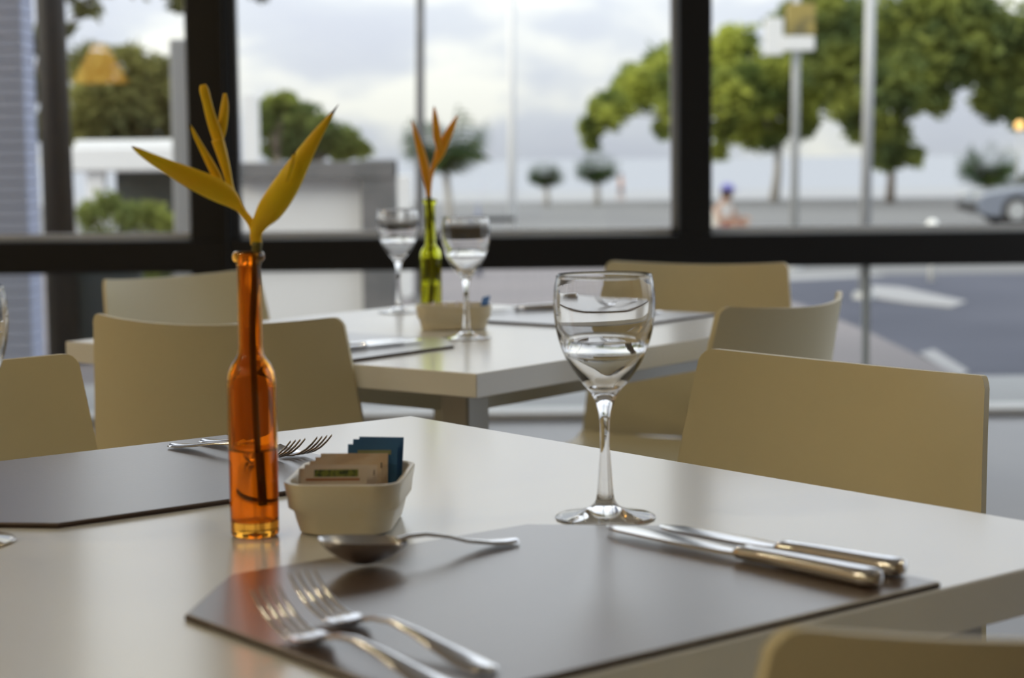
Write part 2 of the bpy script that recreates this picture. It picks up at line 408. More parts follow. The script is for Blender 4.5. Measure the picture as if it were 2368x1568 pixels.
# ------------------------------------------------------------------ glassware
def wine_profile():
    k = 1.405e-4
    outer = [(267, 1375), (279, 1310), (285, 1235), (284, 1175), (273, 1075), (246, 975), (202, 875), (133, 775), (90, 725), (59, 675), (43, 625), (32, 575), (27, 475), (28, 375), (35, 275), (43, 175), (49, 120), (62, 84), (92, 57), (150, 34), (230, 18), (276, 10), (283, 5), (278, 0), (0, 0)]
    o = [(r * k, z * k) for r, z in outer]
    th = .0011
    inner = [(0, 735 * k), (60 * k, 752 * k), (100 * k, 785 * k), (170 * k, 858 * k), (220 * k, 935 * k)]
    inner += [(246 * k - .002, 995 * k), (273 * k - .0015, 1080 * k), (284 * k - .0013, 1175 * k), (285 * k - .0012, 1235 * k), (279 * k - th, 1310 * k), (267 * k - th, 1374 * k), (267 * k - th / 2, 1379 * k)]
    # smooth the outer contour
    def sm(pts, n=3):
        out = []
        for i in range(len(pts) - 1):
            p0 = pts[max(i - 1, 0)]; p1 = pts[i]; p2 = pts[i + 1]; p3 = pts[min(i + 2, len(pts) - 1)]
            for j in range(n):
                t = j / n
                f = lambda a, b, c, d: .5 * (2 * b + (c - a) * t + (2 * a - 5 * b + 4 * c - d) * t * t + (3 * b - a - 3 * c + d) * t ** 3)
                out.append((max(f(p0[0], p1[0], p2[0], p3[0]), 0), f(p0[1], p1[1], p2[1], p3[1])))
        return out + [pts[-1]]
    return sm(list(reversed(inner)))[::-1] + sm(o[:-3]) + o[-3:]
_w = MB().lathe([(max(r, 1e-5), z) for r, z in wine_profile()], 64).build('wine_glass', None); WG = _w.data; bpy.data.objects.remove(_w)
def wine_glass(x, y, label):
    return tag(link('wine_glass', WG, M['glass'], None, 55, (x, y, TZ + .0004)), label, 'wine glass', 'clear wine glasses')
p = on(1400, 1197, TZ); wine_glass(p.x, p.y, 'clear empty wine glass standing at the tips of the two knives')
p = on(-88, 1256, TZ); wine_glass(p.x, p.y, 'clear wine glass beside the cut corner of the mat with only two forks')
p = on(1079, 783, TZ); wine_glass(p.x, p.y, 'clear empty wine glass in front of the sugar dish by the green bottle')
p = on(923, 723, TZ); wine_glass(p.x, p.y, 'clear empty wine glass standing behind the green bottle')

def bottle(loc_, glassm, label, h=.217, water_h=.066):
    t = thing('bottle', label, 'bottle', loc_, 0, 'slim glass bottles used as vases')
    k = h / .217
    out = [(1e-5, .0035), (.012, .0015), (.0165, 0), (.0182, .0012), (.0185, .004), (.0187, .03), (.0188, .08), (.0188, .115), (.0184, .1215), (.0170, .1275), (.0145, .1325), (.0115, .1362), (.0098, .1400), (.0093, .147), (.0092, .175), (.0091, .206), (.0095, .2085), (.0118, .2105), (.0124, .213), (.0120, .2155), (.0108, .217)]
    inn = [(.0083, .2165), (.0073, .214), (.0072, .175), (.0074, .147), (.0080, .1395), (.0098, .1345), (.0126, .1300), (.0150, .1250), (.0163, .1195), (.0166, .113), (.0166, .03), (.0163, .016), (.0140, .0115), (.008, .0135), (1e-5, .0145)]
    MB().lathe([(r, z * k) for r, z in out + inn], 56).build('bottle_glass', glassm, t, 60)
    wt = [(1e-5, .0142), (.008, .0132), (.0141, .0112), (.0165, .0160), (.0168, .03), (.0168, water_h + .0012), (.0155, water_h), (1e-5, water_h - .0002)]
    MB().lathe([(r, z) for r, z in wt], 40).build('water', M['water'], t, 60)
    return t
pb = on(590, 1238, TZ)
bottle((pb.x, pb.y, TZ + .0004), M['amber'], 'slim amber glass bottle holding a yellow flower, on the near table')
pg = on(998, 750, TZ)
bottle((pg.x, pg.y, TZ + .0004), M['green'], 'slim lime green glass bottle holding an orange flower')

def flower(name, label, depth, parts, stem, mb, group):
    base = at(*stem[0][:2], depth + stem[0][3])
    t = thing(name, label, 'flower', base, 0, group)
    def W3(pt): return at(pt[0], pt[1], depth + pt[3]) - base
    s = depth / FPX
    def smooth(pts, n=4):
        out = []
        for i in range(len(pts) - 1):
            q = [pts[max(i - 1, 0)], pts[i], pts[i + 1], pts[min(i + 2, len(pts) - 1)]]
            for j in range(n):
                u = j / n
                out.append(tuple(.5 * (2 * q[1][c] + (q[2][c] - q[0][c]) * u + (2 * q[0][c] - 5 * q[1][c] + 4 * q[2][c] - q[3][c]) * u * u + (3 * q[1][c] - q[0][c] - 3 * q[2][c] + q[3][c]) * u ** 3) for c in range(4)))
        return out + [pts[-1]]
    st = smooth(stem)
    MB().tube([W3(p) for p in st], [p[2] * s for p in st], 12).build('stem', M['stem'], t, True)
    for nm, pts, flat, tip in parts:
        sp = smooth(pts)
        o = MB().tube([W3(p) for p in sp], [max(p[2], .6) * s for p in sp], 16, flat=flat, side=(0, 1, 0)).build(nm, mb, t, True)
        if tip:
            a, b = pts[-1], pts[-2]
            dx, dy = a[0] - b[0], a[1] - b[1]; L = math.hypot(dx, dy)
            e1 = (a[0] + dx / L * tip, a[1] + dy / L * tip, .6, a[3])
            MB().tube([W3(p) for p in ((a[0] - dx / L * 5, a[1] - dy / L * 5, 0, a[3]), a, e1)], [a[2] * s * 1.15, a[2] * s * 1.0, .3 * s], 8, flat=flat, side=(0, 1, 0)).build('tip', M['tip'], o, True)
    return t
dz = pb.y
flower('heliconia_flower', 'yellow heliconia with two wide pointed bracts, standing in the amber bottle', dz, [
    ('bract', [(593, 566, 14, 0), (592, 540, 14, 0), (603, 514, 20, -.002), (622, 488, 29, -.004), (645, 455, 31, -.006), (672, 412, 28, -.008), (700, 365, 21, -.010), (728, 320, 14, -.012), (752, 285, 8, -.014), (771, 258, 3, -.016)], .62, 22),
    ('bract', [(661, 420, 5, -.022), (668, 398, 7, -.022), (675, 375, 6, -.020), (680, 358, 3, -.018)], .6, 8),
    ('bract_stalk', [(590, 550, 9, .002), (582, 518, 9, .002), (564, 494, 9, .003), (546, 470, 12, .004)], 1, 0),
    ('bract', [(556, 484, 9, .004), (540, 466, 18, .003), (518, 449, 25, .001), (485, 432, 27, -.003), (440, 411, 24, -.008), (392, 388, 18, -.013), (348, 365, 11.5, -.018), (322, 350, 7, -.021), (308, 341, 3, -.022)], .62, 5),
    ('bract', [(512, 425, 6, .002), (502, 408, 10, .002), (487, 380, 10, .001), (468, 345, 7.5, 0), (451, 312, 5, -.002), (441, 290, 2, -.003)], .7, 3),
    ('bract_stalk', [(545, 468, 8, .006), (533, 432, 8, .008), (525, 398, 10, .009), (514, 358, 13, .010), (503, 322, 15, .010)], .9, 0),
    ('bract', [(508, 335, 12, .010), (498, 300, 14, .010), (487, 268, 12, .008), (479, 236, 11, .006), (472, 208, 11, .004), (469, 196, 7, .004)], .7, 0),
    ('bract', [(508, 330, 6, .012), (513, 305, 10, .013), (517, 272, 11, .014), (520, 240, 9, .015), (520, 216, 4, .016)], .7, 0),
], [(602, 1166, 8, .004), (598, 1080, 8, .002), (590, 930, 8, .0), (584, 760, 8, .0), (592, 620, 10, .0), (594, 560, 13, 0)], M['bract'], 'heliconia flowers in bottles')
dz = pg.y
flower('heliconia_flower', 'orange heliconia with three pointed bracts, standing in the lime green bottle', dz, [
    ('bract', [(992, 468, 5, 0), (991, 440, 6, 0), (986, 405, 10, -.002), (976, 360, 9.5, -.004), (965, 320, 7, -.006), (957, 293, 4, -.008), (953, 281, 2, -.008)], .65, 8),
    ('bract_stalk', [(992, 450, 5, .004), (996, 410, 5, .006), (1004, 382, 6, .008), (1012, 366, 9, .008)], 1, 0),
    ('bract', [(1008, 376, 6, .008), (1016, 356, 11, .010), (1026, 332, 11, .012), (1040, 303, 9, .014), (1051, 280, 5, .016), (1058, 268, 2, .016)], .65, 4),
    ('bract', [(1016, 350, 5, .004), (1012, 322, 9, .002), (1009, 295, 8.5, 0), (1006, 268, 6, 0), (1004, 248, 2, 0)], .65, 3),
], [(996, 722, 5, .004), (998, 640, 5, 0), (996, 560, 4, 0), (994, 500, 5, 0), (992, 455, 6, 0)], M['bract2'], 'heliconia flowers in bottles')

# ------------------------------------------------------------------ sugar dishes
def rrect(hx, hy, r, z, n=6, ang0=0):
    pts = []
    for sx, sy, a in ((1, 1, 0), (-1, 1, 90), (-1, -1, 180), (1, -1, 270)):
        for i in range(n + 1):
            q = math.radians(a + 90 * i / n); pts.append((sx * (hx - r) + r * math.cos(q), sy * (hy - r) + r * math.sin(q), z))
    return pts
def dish(x, y, ang, label, lx, ly):
    prof = [(-.010, 0, .020), (-.007, .0012, .021), (-.0045, .010, .022), (-.003, .0175, .022), (.0005, .0205, .022), (.0015, .030, .022), (.003, .0395, .021), (.0025, .0408, .021), (.000, .041, .019), (-.0015, .0400, .019), (-.004, .0205, .018), (-.009, .0060, .015), (-.014, .0042, .012)]
    rings = [rrect(lx / 2 - .003 + o, ly / 2 - .003 + o, max(r, .006), z) for o, z, r in prof]
    ob = MB().loft(rings).build('sugar_dish', M['ceramic'], None, 50, (x, y, TZ + .0004), (0, 0, ang))
    return tag(ob, label, 'dish', 'cream rectangular sugar dishes')
dx, dy, da = -.1275, 1.444, math.radians(-4)
dish(dx, dy, da, 'cream ceramic dish filled with sugar packets beside the amber bottle', .091, .122)
gx, gy, ga = -.098, 3.125, math.radians(3)
dish(gx, gy, ga, 'cream ceramic dish of packets beside the green bottle', .128, .086)

def packet(loc_, rx, rz, w, h, m, label, group, prints=(), curl=0.0):
    t = thing('sugar_packet', label, 'packet', loc_, rz, group)
    rows, cols = 7, 7; v = []; f = []
    def y_of(u, k): return curl * (u * u - .3) + .05 * h * math.sin(math.pi * k) * curl * 20
    for s in (-1, 1):
        for i in range(rows):
            for j in range(cols):
                u = -1 + 2 * j / (cols - 1); k = i / (rows - 1)
                th = .0012 * (1 - u ** 4) * (math.sin(math.pi * min(max((k - .12) / .76, 0), 1))) + .00022
                v.append((u * w / 2, y_of(u, k) + s * th, k * h))
    n = rows * cols
    for i in range(rows - 1):
        for j in range(cols - 1):
            a = i * cols + j; f.append((a, a + 1, a + cols + 1, a + cols)); b = a + n; f.append((b, b + cols, b + cols + 1, b + 1))
        for j in (0, cols - 1):
            a = i * cols + j; f.append((a, a + cols, a + cols + n, a + n))
    for i in (0, rows - 1):
        for j in range(cols - 1):
            a = i * cols + j; f.append((a, a + 1, a + 1 + n, a + n))
    p = MB().add(v, f).build('paper', m, t, 40); p.rotation_euler = (rx, 0, 0)
    for (u0, u1, k0, k1, pm) in prints:
        pv = []; pf = []; c = 6
        for i in range(2):
            for j in range(c):
                u = u0 + (u1 - u0) * j / (c - 1); k = k0 + (k1 - k0) * i
                th = .0012 * (1 - u ** 4) * (math.sin(math.pi * min(max((k - .12) / .76, 0), 1))) + .0006
                pv.append((u * w / 2, y_of(u, k) - th, k * h))
        for j in range(c - 1): pf.append((j, j + 1, c + j + 1, c + j))
        MB().add(pv, pf).build('print', pm, p, fix=False)
    return t
def dpos(u, v, z=.006): # u across, v along depth (front -) in dish space
    c, s = math.cos(da), math.sin(da); return (dx + u * c - v * s, dy + u * s + v * c, TZ + z)
tl = math.radians(-16)
PB, PE, PF = 'blue sweetener packets at the back of the dish', 'beige sugar packets in the dish', 'pale sugar packets at the front of the dish'
packet(dpos(.0160, .033, .0055), tl, da - .10, .037, .0585, M['blueprint'], 'blue sugar packet sticking up, rearmost of the three', PB)
packet(dpos(.0140, .027, .0055), tl, da - .02, .038, .0575, M['blueprint'], 'blue sugar packet between the two other blue ones', PB)
packet(dpos(.0125, .021, .0055), tl, da + .02, .040, .0545, M['blueprint'], 'blue sugar packet with faded yellow line of print, foremost of the three', PB, [(-.6, .75, .84, .91, M['print_y'])])
for k in range(5):
    packet(dpos(-.001 - .0022 * k, .015 - .0105 * k, .008), tl - .02 * k, da + .03 - .012 * k, .054 + .0012 * k, .0455 - .0012 * k, M['beige'] if k < 3 else M['pale'],
           ('beige sugar packet directly in front of the blue ones', 'beige sugar packet, second in front of the blue ones', 'beige sugar packet in the middle of the full dish', 'pale sugar packet behind the green-printed one', 'pale sugar packet with corner fold right behind the green-printed one')[k], PE,
           [(.80, .93, .80, .9, M['print_k'])] if k in (1, 3) else ())
packet(dpos(-.009, -.0385, .008), tl + .02, da + .06, .052, .0425, M['pale'], 'pale sugar packet with green lettering band, foremost in the full dish', PF, [(-.55, .75, .84, .97, M['print_g']), (-.8, .8, .77, .81, M['print_r'])])
def gpos(u, v, z=.006):
    c, s = math.cos(ga), math.sin(ga); return (gx + u * c - v * s, gy + u * s + v * c, TZ + z)
packet(gpos(.044, -.004, .0065), 0.25, ga + 1.2, .040, .050, M['blueprint'], 'blue sweetener packet alone at the end of the dish by the green bottle', 'packets in the far dish')
for k in range(4):
    packet(gpos(-.040 + .02 * k, .0, .0065), .15, ga + 1.45, .048, .040, M['pale'], ('pale sugar packet at the bottle end of the dish by the green bottle', 'pale sugar packet, second from the green bottle in its dish', 'pale sugar packet, third from the green bottle in its dish', 'pale sugar packet next to the lone blue packet')[k], 'packets in the far dish')

# ------------------------------------------------------------------ cutlery (local: handle end at x=0, tip at x=L, resting on z=0)
def strip(stations, nseg=8):
    """stations: (x, half width, z mid, half thickness, crown) -> closed lofted bar"""
    rings = []
    for x, w, z, th, dish_ in stations:
        top = []; bot = []
        for j in range(nseg + 1):
            u = -1 + 2 * j / nseg; e = math.sqrt(max(1 - u ** 4, 0)) * .85 + .15
            top.append((x, u * w, z + th * e + dish_ * u * u)); bot.append((x, u * w, z - th * e + dish_ * u * u))
        rings.append(top + bot[::-1])
    return MB().loft(rings)
def fork(label, tip, end, group, sc=1.0, lift=0.0):
    L = .195 * sc
    e, t_ = Vector(end), Vector(tip); ang = math.atan2(t_.y - e.y, t_.x - e.x)
    t = thing('fork', label, 'fork', (e.x, e.y, MH + lift), ang, group)
    h = [(0.000, .004, .0030), (.003, .0085, .0030), (.012, .0108, .0030), (.025, .0105, .0040), (.045, .0080, .0065), (.070, .0050, .0100), (.095, .0037, .0120), (.112, .0037, .0105), (.122, .0045, .0078)]
    strip([(x * sc, w, z, .0013, -.0008) for x, w, z in h]).build('handle', M['steel'], t, 50)
    hd = [(.122, .0045, .0078), (.128, .0075, .0052), (.134, .0106, .0034), (.142, .0120, .0024), (.150, .0122, .0026)]
    ho = strip([(x * sc, w, z, .0011, .0012) for x, w, z in hd]).build('head', M['steel'], t, 50)
    for k in range(4):
        yy = -.0092 + .00613 * k
        st = [(.149, .0023, .0026), (.158, .0020, .0034), (.168, .0018, .0062), (.178, .0016, .0108), (.187, .0013, .0168), (.195, .0006, .0235)]
        strip([(x * sc, w, z, .0010, 0) for x, w, z in st], 4).build('tine', M['steel'], ho, 50).location = (0, yy, 0)
    return t
def spoon(label, tip, end, group):
    e, t_ = Vector(end), Vector(tip); ang = math.atan2(t_.y - e.y, t_.x - e.x); L = (t_ - e).length; sc = L / .162
    t = thing('spoon', label, 'spoon', (e.x, e.y, MH), ang, group)
    h = [(0, .004, .0026), (.003, .0082, .0026), (.012, .0102, .0028), (.025, .0092, .0042), (.045, .0058, .0080), (.060, .0038, .0130), (.078, .0032, .0168), (.092, .0034, .0172), (.101, .0050, .0158)]
    strip([(x * sc, w, z, .0013, -.0006) for x, w, z in h]).build('handle', M['steel'], t, 50)
    rings = []
    for s in (0, 1):
        rr = []
        for i in range(15):
            k = i / 14; x = .096 + .066 * k
            w = .0200 * (max(1 - abs(2 * (k ** .85) - 1) ** 2.3, 0) ** .5) + .0012
            rim = .0155 + .0075 * k
            depth = .0165 * math.sin(math.pi * min(k * 1.0, 1)) ** .8
            row = []
            for j in range(11):
                u = -1 + 2 * j / 10
                row.append((x * sc, u * w, max(rim - depth * (1 - u * u) - s * .0012, .0002 if s else .0012)))
            rr.append(row)
        rings.append(rr)
    v = []; f = []
    for s in (0, 1):
        for row in rings[s]: v += row
    n = 15 * 11
    for i in range(14):
        for j in range(10):
            a = i * 11 + j; f += [(a, a + 1, a + 12, a + 11), (a + n, a + 11 + n, a + 12 + n, a + 1 + n)]
        for j in (0, 10):
            a = i * 11 + j; f.append((a, a + 11, a + 11 + n, a + n))
    for i in (0, 14):
        for j in range(10):
            a = i * 11 + j; f.append((a, a + 1, a + 1 + n, a + n))
    MB().add(v, f).build('bowl', M['steel'], t, 60)
    return t
def knife(label, tip, end, group, lift=0.0):
    e, t_ = Vector(end), Vector(tip); ang = math.atan2(t_.y - e.y, t_.x - e.x); L = (t_ - e).length; sc = L / .24
    t = thing('knife', label, 'knife', (e.x, e.y, MH + lift), ang, group)
    h = [(0, .0055, .0058, .0040), (.002, .0088, .0060, .0052), (.008, .0102, .0062, .0058), (.02, .0098, .0062, .0058), (.06, .0086, .0060, .0054), (.09, .0078, .0058, .0050), (.104, .0074, .0056, .0046), (.108, .0084, .0056, .0048), (.112, .0082, .0056, .0046), (.116, .0062, .0056, .0030)]
    strip([(x * sc, w, z, th, 0) for x, w, z, th in h], 10).build('handle', M['steel'], t, 45)
    b = [(.113, .0070, 0, .0014), (.125, .0100, 0, .0014), (.15, .0120, .0002, .0013), (.19, .0126, .0004, .0011), (.22, .0118, .0008, .0010), (.233, .0085, .0016, .0008), (.239, .0038, .0026, .0007), (.24, .0010, .003, .0005)]
    bl = MB(); rings = []
    for x, w, off, th in b:
        y0, y1 = -w + off * 1.5, w
        rings.append([(x * sc, y0, .0050), (x * sc, y0 * .5 + y1 * .5, .0050 + th), (x * sc, y1, .0050 + th * .9), (x * sc, y1, .0050 - th * .9), (x * sc, y0 * .5 + y1 * .5, .0050 - th)])
    bl.loft(rings).build('blade', M['steel'], t, 35)
    return t
G1 = 'cutlery on the near mat'
def ray_z(px, py, z): return on(px, py, z)
tipz = TZ + .026
f2t = ray_z(698, 1330, tipz); f2e = ray_z(1160, 1568, MH)
d2 = (f2t - f2e); d2.z = 0; d2 = d2.normalized()
fork('steel fork beside the brown mat edge, tines nearest the spoon', f2t, f2t - d2 * .195, G1)
f1t = ray_z(612, 1366, tipz)
fork('steel fork on the mat corner, its tines leaning past the other fork', f1t, f1t - d2 * .195, G1)
spoon('steel spoon lying on the inner edge of the mat with knives', ray_z(744, 1252, MH + .022), ray_z(1194, 1256, MH), G1)
k1t, k1e = ray_z(1408, 1229, MH), ray_z(2030, 1360, MH)
knife('steel table knife with blade tip at the foot of the wine glass', k1t, k1e, G1)
k2t, k2e = ray_z(1530, 1229, MH), ray_z(2088, 1335, MH)
knife('shorter steel knife on the table side of the other knife', k2t, k2e, G1)
G2 = 'forks on the far mat of the near table'
fork('steel fork lying lengthwise on the mat behind the amber bottle, handle end nearest the chair', ray_z(690, 1022, tipz), ray_z(398, 1034, MH), G2, .93)
fork('steel fork with tines rising beside the amber bottle on the table side', ray_z(742, 1012, tipz), ray_z(470, 1024, MH), G2, .93)
G3 = 'cutlery on the table with green bottle'
knife('steel knife at the near edge of the table with green bottle', loc(T2, .262, .315), loc(T2, .03, .335), G3)
knife('second steel knife beside the knife at the near edge of the green bottle table', loc(T2, .255, .345), loc(T2, .035, .372), G3)
knife('steel knife with raised dark handle behind the dish by the green bottle', loc(T2, .69, .585), loc(T2, .885, .50), G3)
fork('steel fork on the window-side mat near the far cream chair', loc(T2, .72, .31), loc(T2, .905, .295), G3, .95)

# ================================================================== outside
GZ = -.43
M.update(
    pave=mat('pale_paving', (.185, .17, .172), .75, spec=.2, noise=(.8, (.22, .20, .20), .35, .7)),
    apron=mat('pale_granite', (.33, .335, .335), .8, spec=.1),
    asphalt=mat('blue_grey_asphalt', (.055, .06, .082), .8, spec=.2, noise=(.5, (.08, .085, .11), .35, .7)),
    promenade=mat('grey_promenade', (.16, .16, .16), .85, spec=.15, noise=(.12, (.20, .20, .195), .35, .7)),
    sand=mat('pale_sand', (.34, .345, .35), .95, spec=.05),
    sea=mat('pale_sea', (.335, .35, .375), .9, spec=.1),
    line=mat('road_paint', (.30, .30, .30), .8, spec=.2),
    concrete=mat('grey_concrete', (.13, .135, .14), .8, noise=(6, (.17, .17, .175), .4, .6)),
    whitewash=mat('white_paint', (.72, .73, .73), .7),
    bark=mat('bark', (.10, .08, .06), .9, noise=(8, (.20, .17, .14), .4, .65)),
    palebark=mat('pale_bark', (.36, .34, .31), .9),
    darkpost=mat('dark_post', (.010, .010, .010), .6),
    bluetile=mat('blue_grey_tile', (.36, .40, .54), .6),
    darkpanel=mat('dark_green_panel', (.05, .065, .065), .5),
    galv=mat('galvanised_steel', (.42, .43, .43), .5, .3),
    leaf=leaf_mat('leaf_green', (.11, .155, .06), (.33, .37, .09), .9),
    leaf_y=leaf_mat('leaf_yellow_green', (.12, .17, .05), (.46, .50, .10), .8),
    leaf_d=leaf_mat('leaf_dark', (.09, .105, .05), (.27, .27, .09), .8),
    frond=leaf_mat('palm_green', (.03, .07, .03), (.09, .14, .04), 1.0),
)
def slab(name, pts, z0, z1, m): return struct(MB().prism(pts, z0, z1).build(name, M[m]))
slab('pavement', [(-30, 8.62), (2.10, 8.62), (2.10, 11.0), (2.02, 13), (1.75, 15.2), (1.2, 17.5), (-30, 17.5)], -.30, 0, 'pave')
slab('apron', [(-30, WY + .18), (30, WY + .18), (30, 8.62), (-30, 8.62)], -.4, .004, 'apron')
slab('street', [(-40, 8.62), (60, 8.62), (60, 18), (-40, 18)], -.60, -.12, 'asphalt')
struct(MB().add([(-60, 18, -.12), (90, 18, -.12), (90, 19.5, GZ), (-60, 19.5, GZ), (-60, 18, -.9), (90, 18, -.9), (90, 19.5, -.9), (-60, 19.5, -.9)], [(0, 1, 2, 3), (7, 6, 5, 4), (0, 4, 5, 1), (2, 6, 7, 3), (0, 3, 7, 4), (1, 5, 6, 2)]).build('street_slope', M['asphalt']))
slab('promenade', [(-120, 19.5), (140, 19.5), (140, 64), (-120, 64)], -.9, GZ, 'promenade')
slab('beach', [(-260, 64), (300, 64), (300, 150), (-260, 150)], -2.6, -1.6, 'sand')
slab('sea', [(-3000, 150), (3000, 150), (3000, 4500), (-3000, 4500)], -4, -1.9, 'sea')
# paint on the carriageway
def paint(pts, label):
    ob = MB().prism(pts, -.1195, -.108).build('road_marking', M['line']); return tag(ob, label, 'road marking', 'white road markings')
def gp(px, py, z=-.12): p = on(px, py, z); return (p.x, p.y)
paint([gp(2016, 662), gp(2090, 668), gp(2235, 700), gp(2200, 712), gp(2100, 702), gp(2016, 690)], 'broad white painted line crossing the street beyond the glass joint')
paint([gp(2125, 820), gp(2160, 812), gp(2240, 862), gp(2215, 878)], 'short white painted dash beside the pavement edge')
paint([gp(1770, 640), gp(2000, 634), gp(2050, 640), gp(1800, 652)], 'faint white painted line far along the street')

def foliage(m, blobs, per, size, parent, name='foliage', seed=1):
    rd = random.Random(seed); v = []; f = []
    for c, r, dens in blobs:
        for _ in range(int(per * dens)):
            while True:
                q = Vector((rd.uniform(-1, 1), rd.uniform(-1, 1), rd.uniform(-1, 1)))
                if q.length < 1: break
            q = q * (0.55 + .45 * rd.random()); p = c + Vector((q.x * r, q.y * r, q.z * r * .85)) - parent.location
            a = Vector((rd.gauss(0, 1), rd.gauss(0, 1), rd.gauss(0, .6))).normalized(); b = a.cross(Vector((rd.gauss(0, 1), rd.gauss(0, 1), rd.gauss(0, 1)))).normalized()
            s = size * rd.uniform(.6, 1.3); n = len(v)
            v += [p - a * s, p - b * s * .45, p + a * s, p + b * s * .45]; f.append((n, n + 1, n + 2, n + 3))
    o = MB().add(v, f).build(name, M[m], parent, fix=False); o['kind'] = 'stuff'; return o
def tree(name, label, depth, base, blobs, m, trunk_m='bark', per=420, size=None, trunk_r=.14, group=None, seed=3, base_z=GZ, fork_at=None):
    """blobs in pixels (x, y, r, density, depth offset)"""
    b = at(base[0], base[1], depth); b.z = base_z
    t = thing(name, label, 'tree', b, 0, group); s = depth / FPX
    bl = [(at(x, y, depth + dd), r * s, dn) for x, y, r, dn, dd in blobs]
    foliage(m, bl, per, size or depth * .0042, t, 'foliage', seed)
    fk = at(*(fork_at or (base[0], sum(q[1] for q in blobs) / len(blobs) * .5 + base[1] * .5)), depth) - b
    MB().tube([(0, 0, 0), fk * .5 + Vector((.05, 0, 0)), fk], [trunk_r, trunk_r * .8, trunk_r * .62], 10).build('trunk', M[trunk_m], t, True)
    for c, r, dn in bl[:5]:
        e = c - b; mid = fk.lerp(e, .5) + Vector((0, 0, .12))
        MB().tube([fk * .97, mid, e], [trunk_r * .45, trunk_r * .3, trunk_r * .12], 7).build('branch', M[trunk_m], t, True)
    return t
TG = 'trees along the beach promenade'
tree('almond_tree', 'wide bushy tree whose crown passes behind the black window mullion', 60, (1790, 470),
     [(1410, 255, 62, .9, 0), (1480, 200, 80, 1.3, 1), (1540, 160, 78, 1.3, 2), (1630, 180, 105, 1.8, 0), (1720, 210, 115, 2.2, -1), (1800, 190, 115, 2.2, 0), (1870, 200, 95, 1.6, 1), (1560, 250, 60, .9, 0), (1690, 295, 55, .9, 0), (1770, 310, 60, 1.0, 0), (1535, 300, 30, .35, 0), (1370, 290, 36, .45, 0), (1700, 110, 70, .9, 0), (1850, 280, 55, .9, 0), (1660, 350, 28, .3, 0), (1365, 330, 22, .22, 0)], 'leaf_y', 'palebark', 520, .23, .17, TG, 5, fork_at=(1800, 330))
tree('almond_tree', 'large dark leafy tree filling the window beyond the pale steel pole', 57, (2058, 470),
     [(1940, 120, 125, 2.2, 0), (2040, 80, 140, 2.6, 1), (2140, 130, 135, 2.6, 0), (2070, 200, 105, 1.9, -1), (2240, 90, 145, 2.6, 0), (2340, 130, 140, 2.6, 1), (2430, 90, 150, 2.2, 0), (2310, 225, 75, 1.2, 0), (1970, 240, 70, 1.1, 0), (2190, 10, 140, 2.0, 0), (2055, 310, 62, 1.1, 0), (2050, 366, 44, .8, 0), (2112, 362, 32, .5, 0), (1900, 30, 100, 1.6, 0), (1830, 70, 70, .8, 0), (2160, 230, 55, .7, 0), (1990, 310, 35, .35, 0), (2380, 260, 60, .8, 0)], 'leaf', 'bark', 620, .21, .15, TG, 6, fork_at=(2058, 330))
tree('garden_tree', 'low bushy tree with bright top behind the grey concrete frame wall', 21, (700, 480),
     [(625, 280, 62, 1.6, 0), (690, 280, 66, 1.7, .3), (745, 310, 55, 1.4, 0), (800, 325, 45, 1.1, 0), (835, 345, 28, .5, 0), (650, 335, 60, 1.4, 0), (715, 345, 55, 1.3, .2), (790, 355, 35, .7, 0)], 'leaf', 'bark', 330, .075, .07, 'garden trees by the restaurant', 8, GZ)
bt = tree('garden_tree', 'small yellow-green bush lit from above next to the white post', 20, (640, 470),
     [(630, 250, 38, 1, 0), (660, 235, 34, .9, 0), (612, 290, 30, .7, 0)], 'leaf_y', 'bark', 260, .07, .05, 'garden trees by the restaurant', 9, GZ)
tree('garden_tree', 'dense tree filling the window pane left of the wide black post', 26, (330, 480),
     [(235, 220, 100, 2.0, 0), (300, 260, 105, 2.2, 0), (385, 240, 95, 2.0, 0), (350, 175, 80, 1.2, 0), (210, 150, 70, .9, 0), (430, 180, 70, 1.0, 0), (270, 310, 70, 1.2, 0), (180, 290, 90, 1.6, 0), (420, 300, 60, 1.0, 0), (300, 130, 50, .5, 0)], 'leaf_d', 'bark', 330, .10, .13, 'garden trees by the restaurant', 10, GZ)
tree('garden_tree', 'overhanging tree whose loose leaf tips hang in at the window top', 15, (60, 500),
     [(80, 100, 45, 1.2, 0), (90, 200, 45, 1.2, 0), (85, 300, 45, 1.2, 0), (150, -40, 70, .9, 0), (250, -60, 80, 1.0, 0), (360, -60, 80, 1.0, 0), (200, 20, 40, .45, 0), (420, 0, 45, .5, 0), (150, 70, 30, .25, 0), (600, -30, 48, .7, 0), (500, -90, 60, .8, 0)], 'leaf_d', 'bark', 150, .065, .06, 'garden trees by the restaurant', 11, 0)

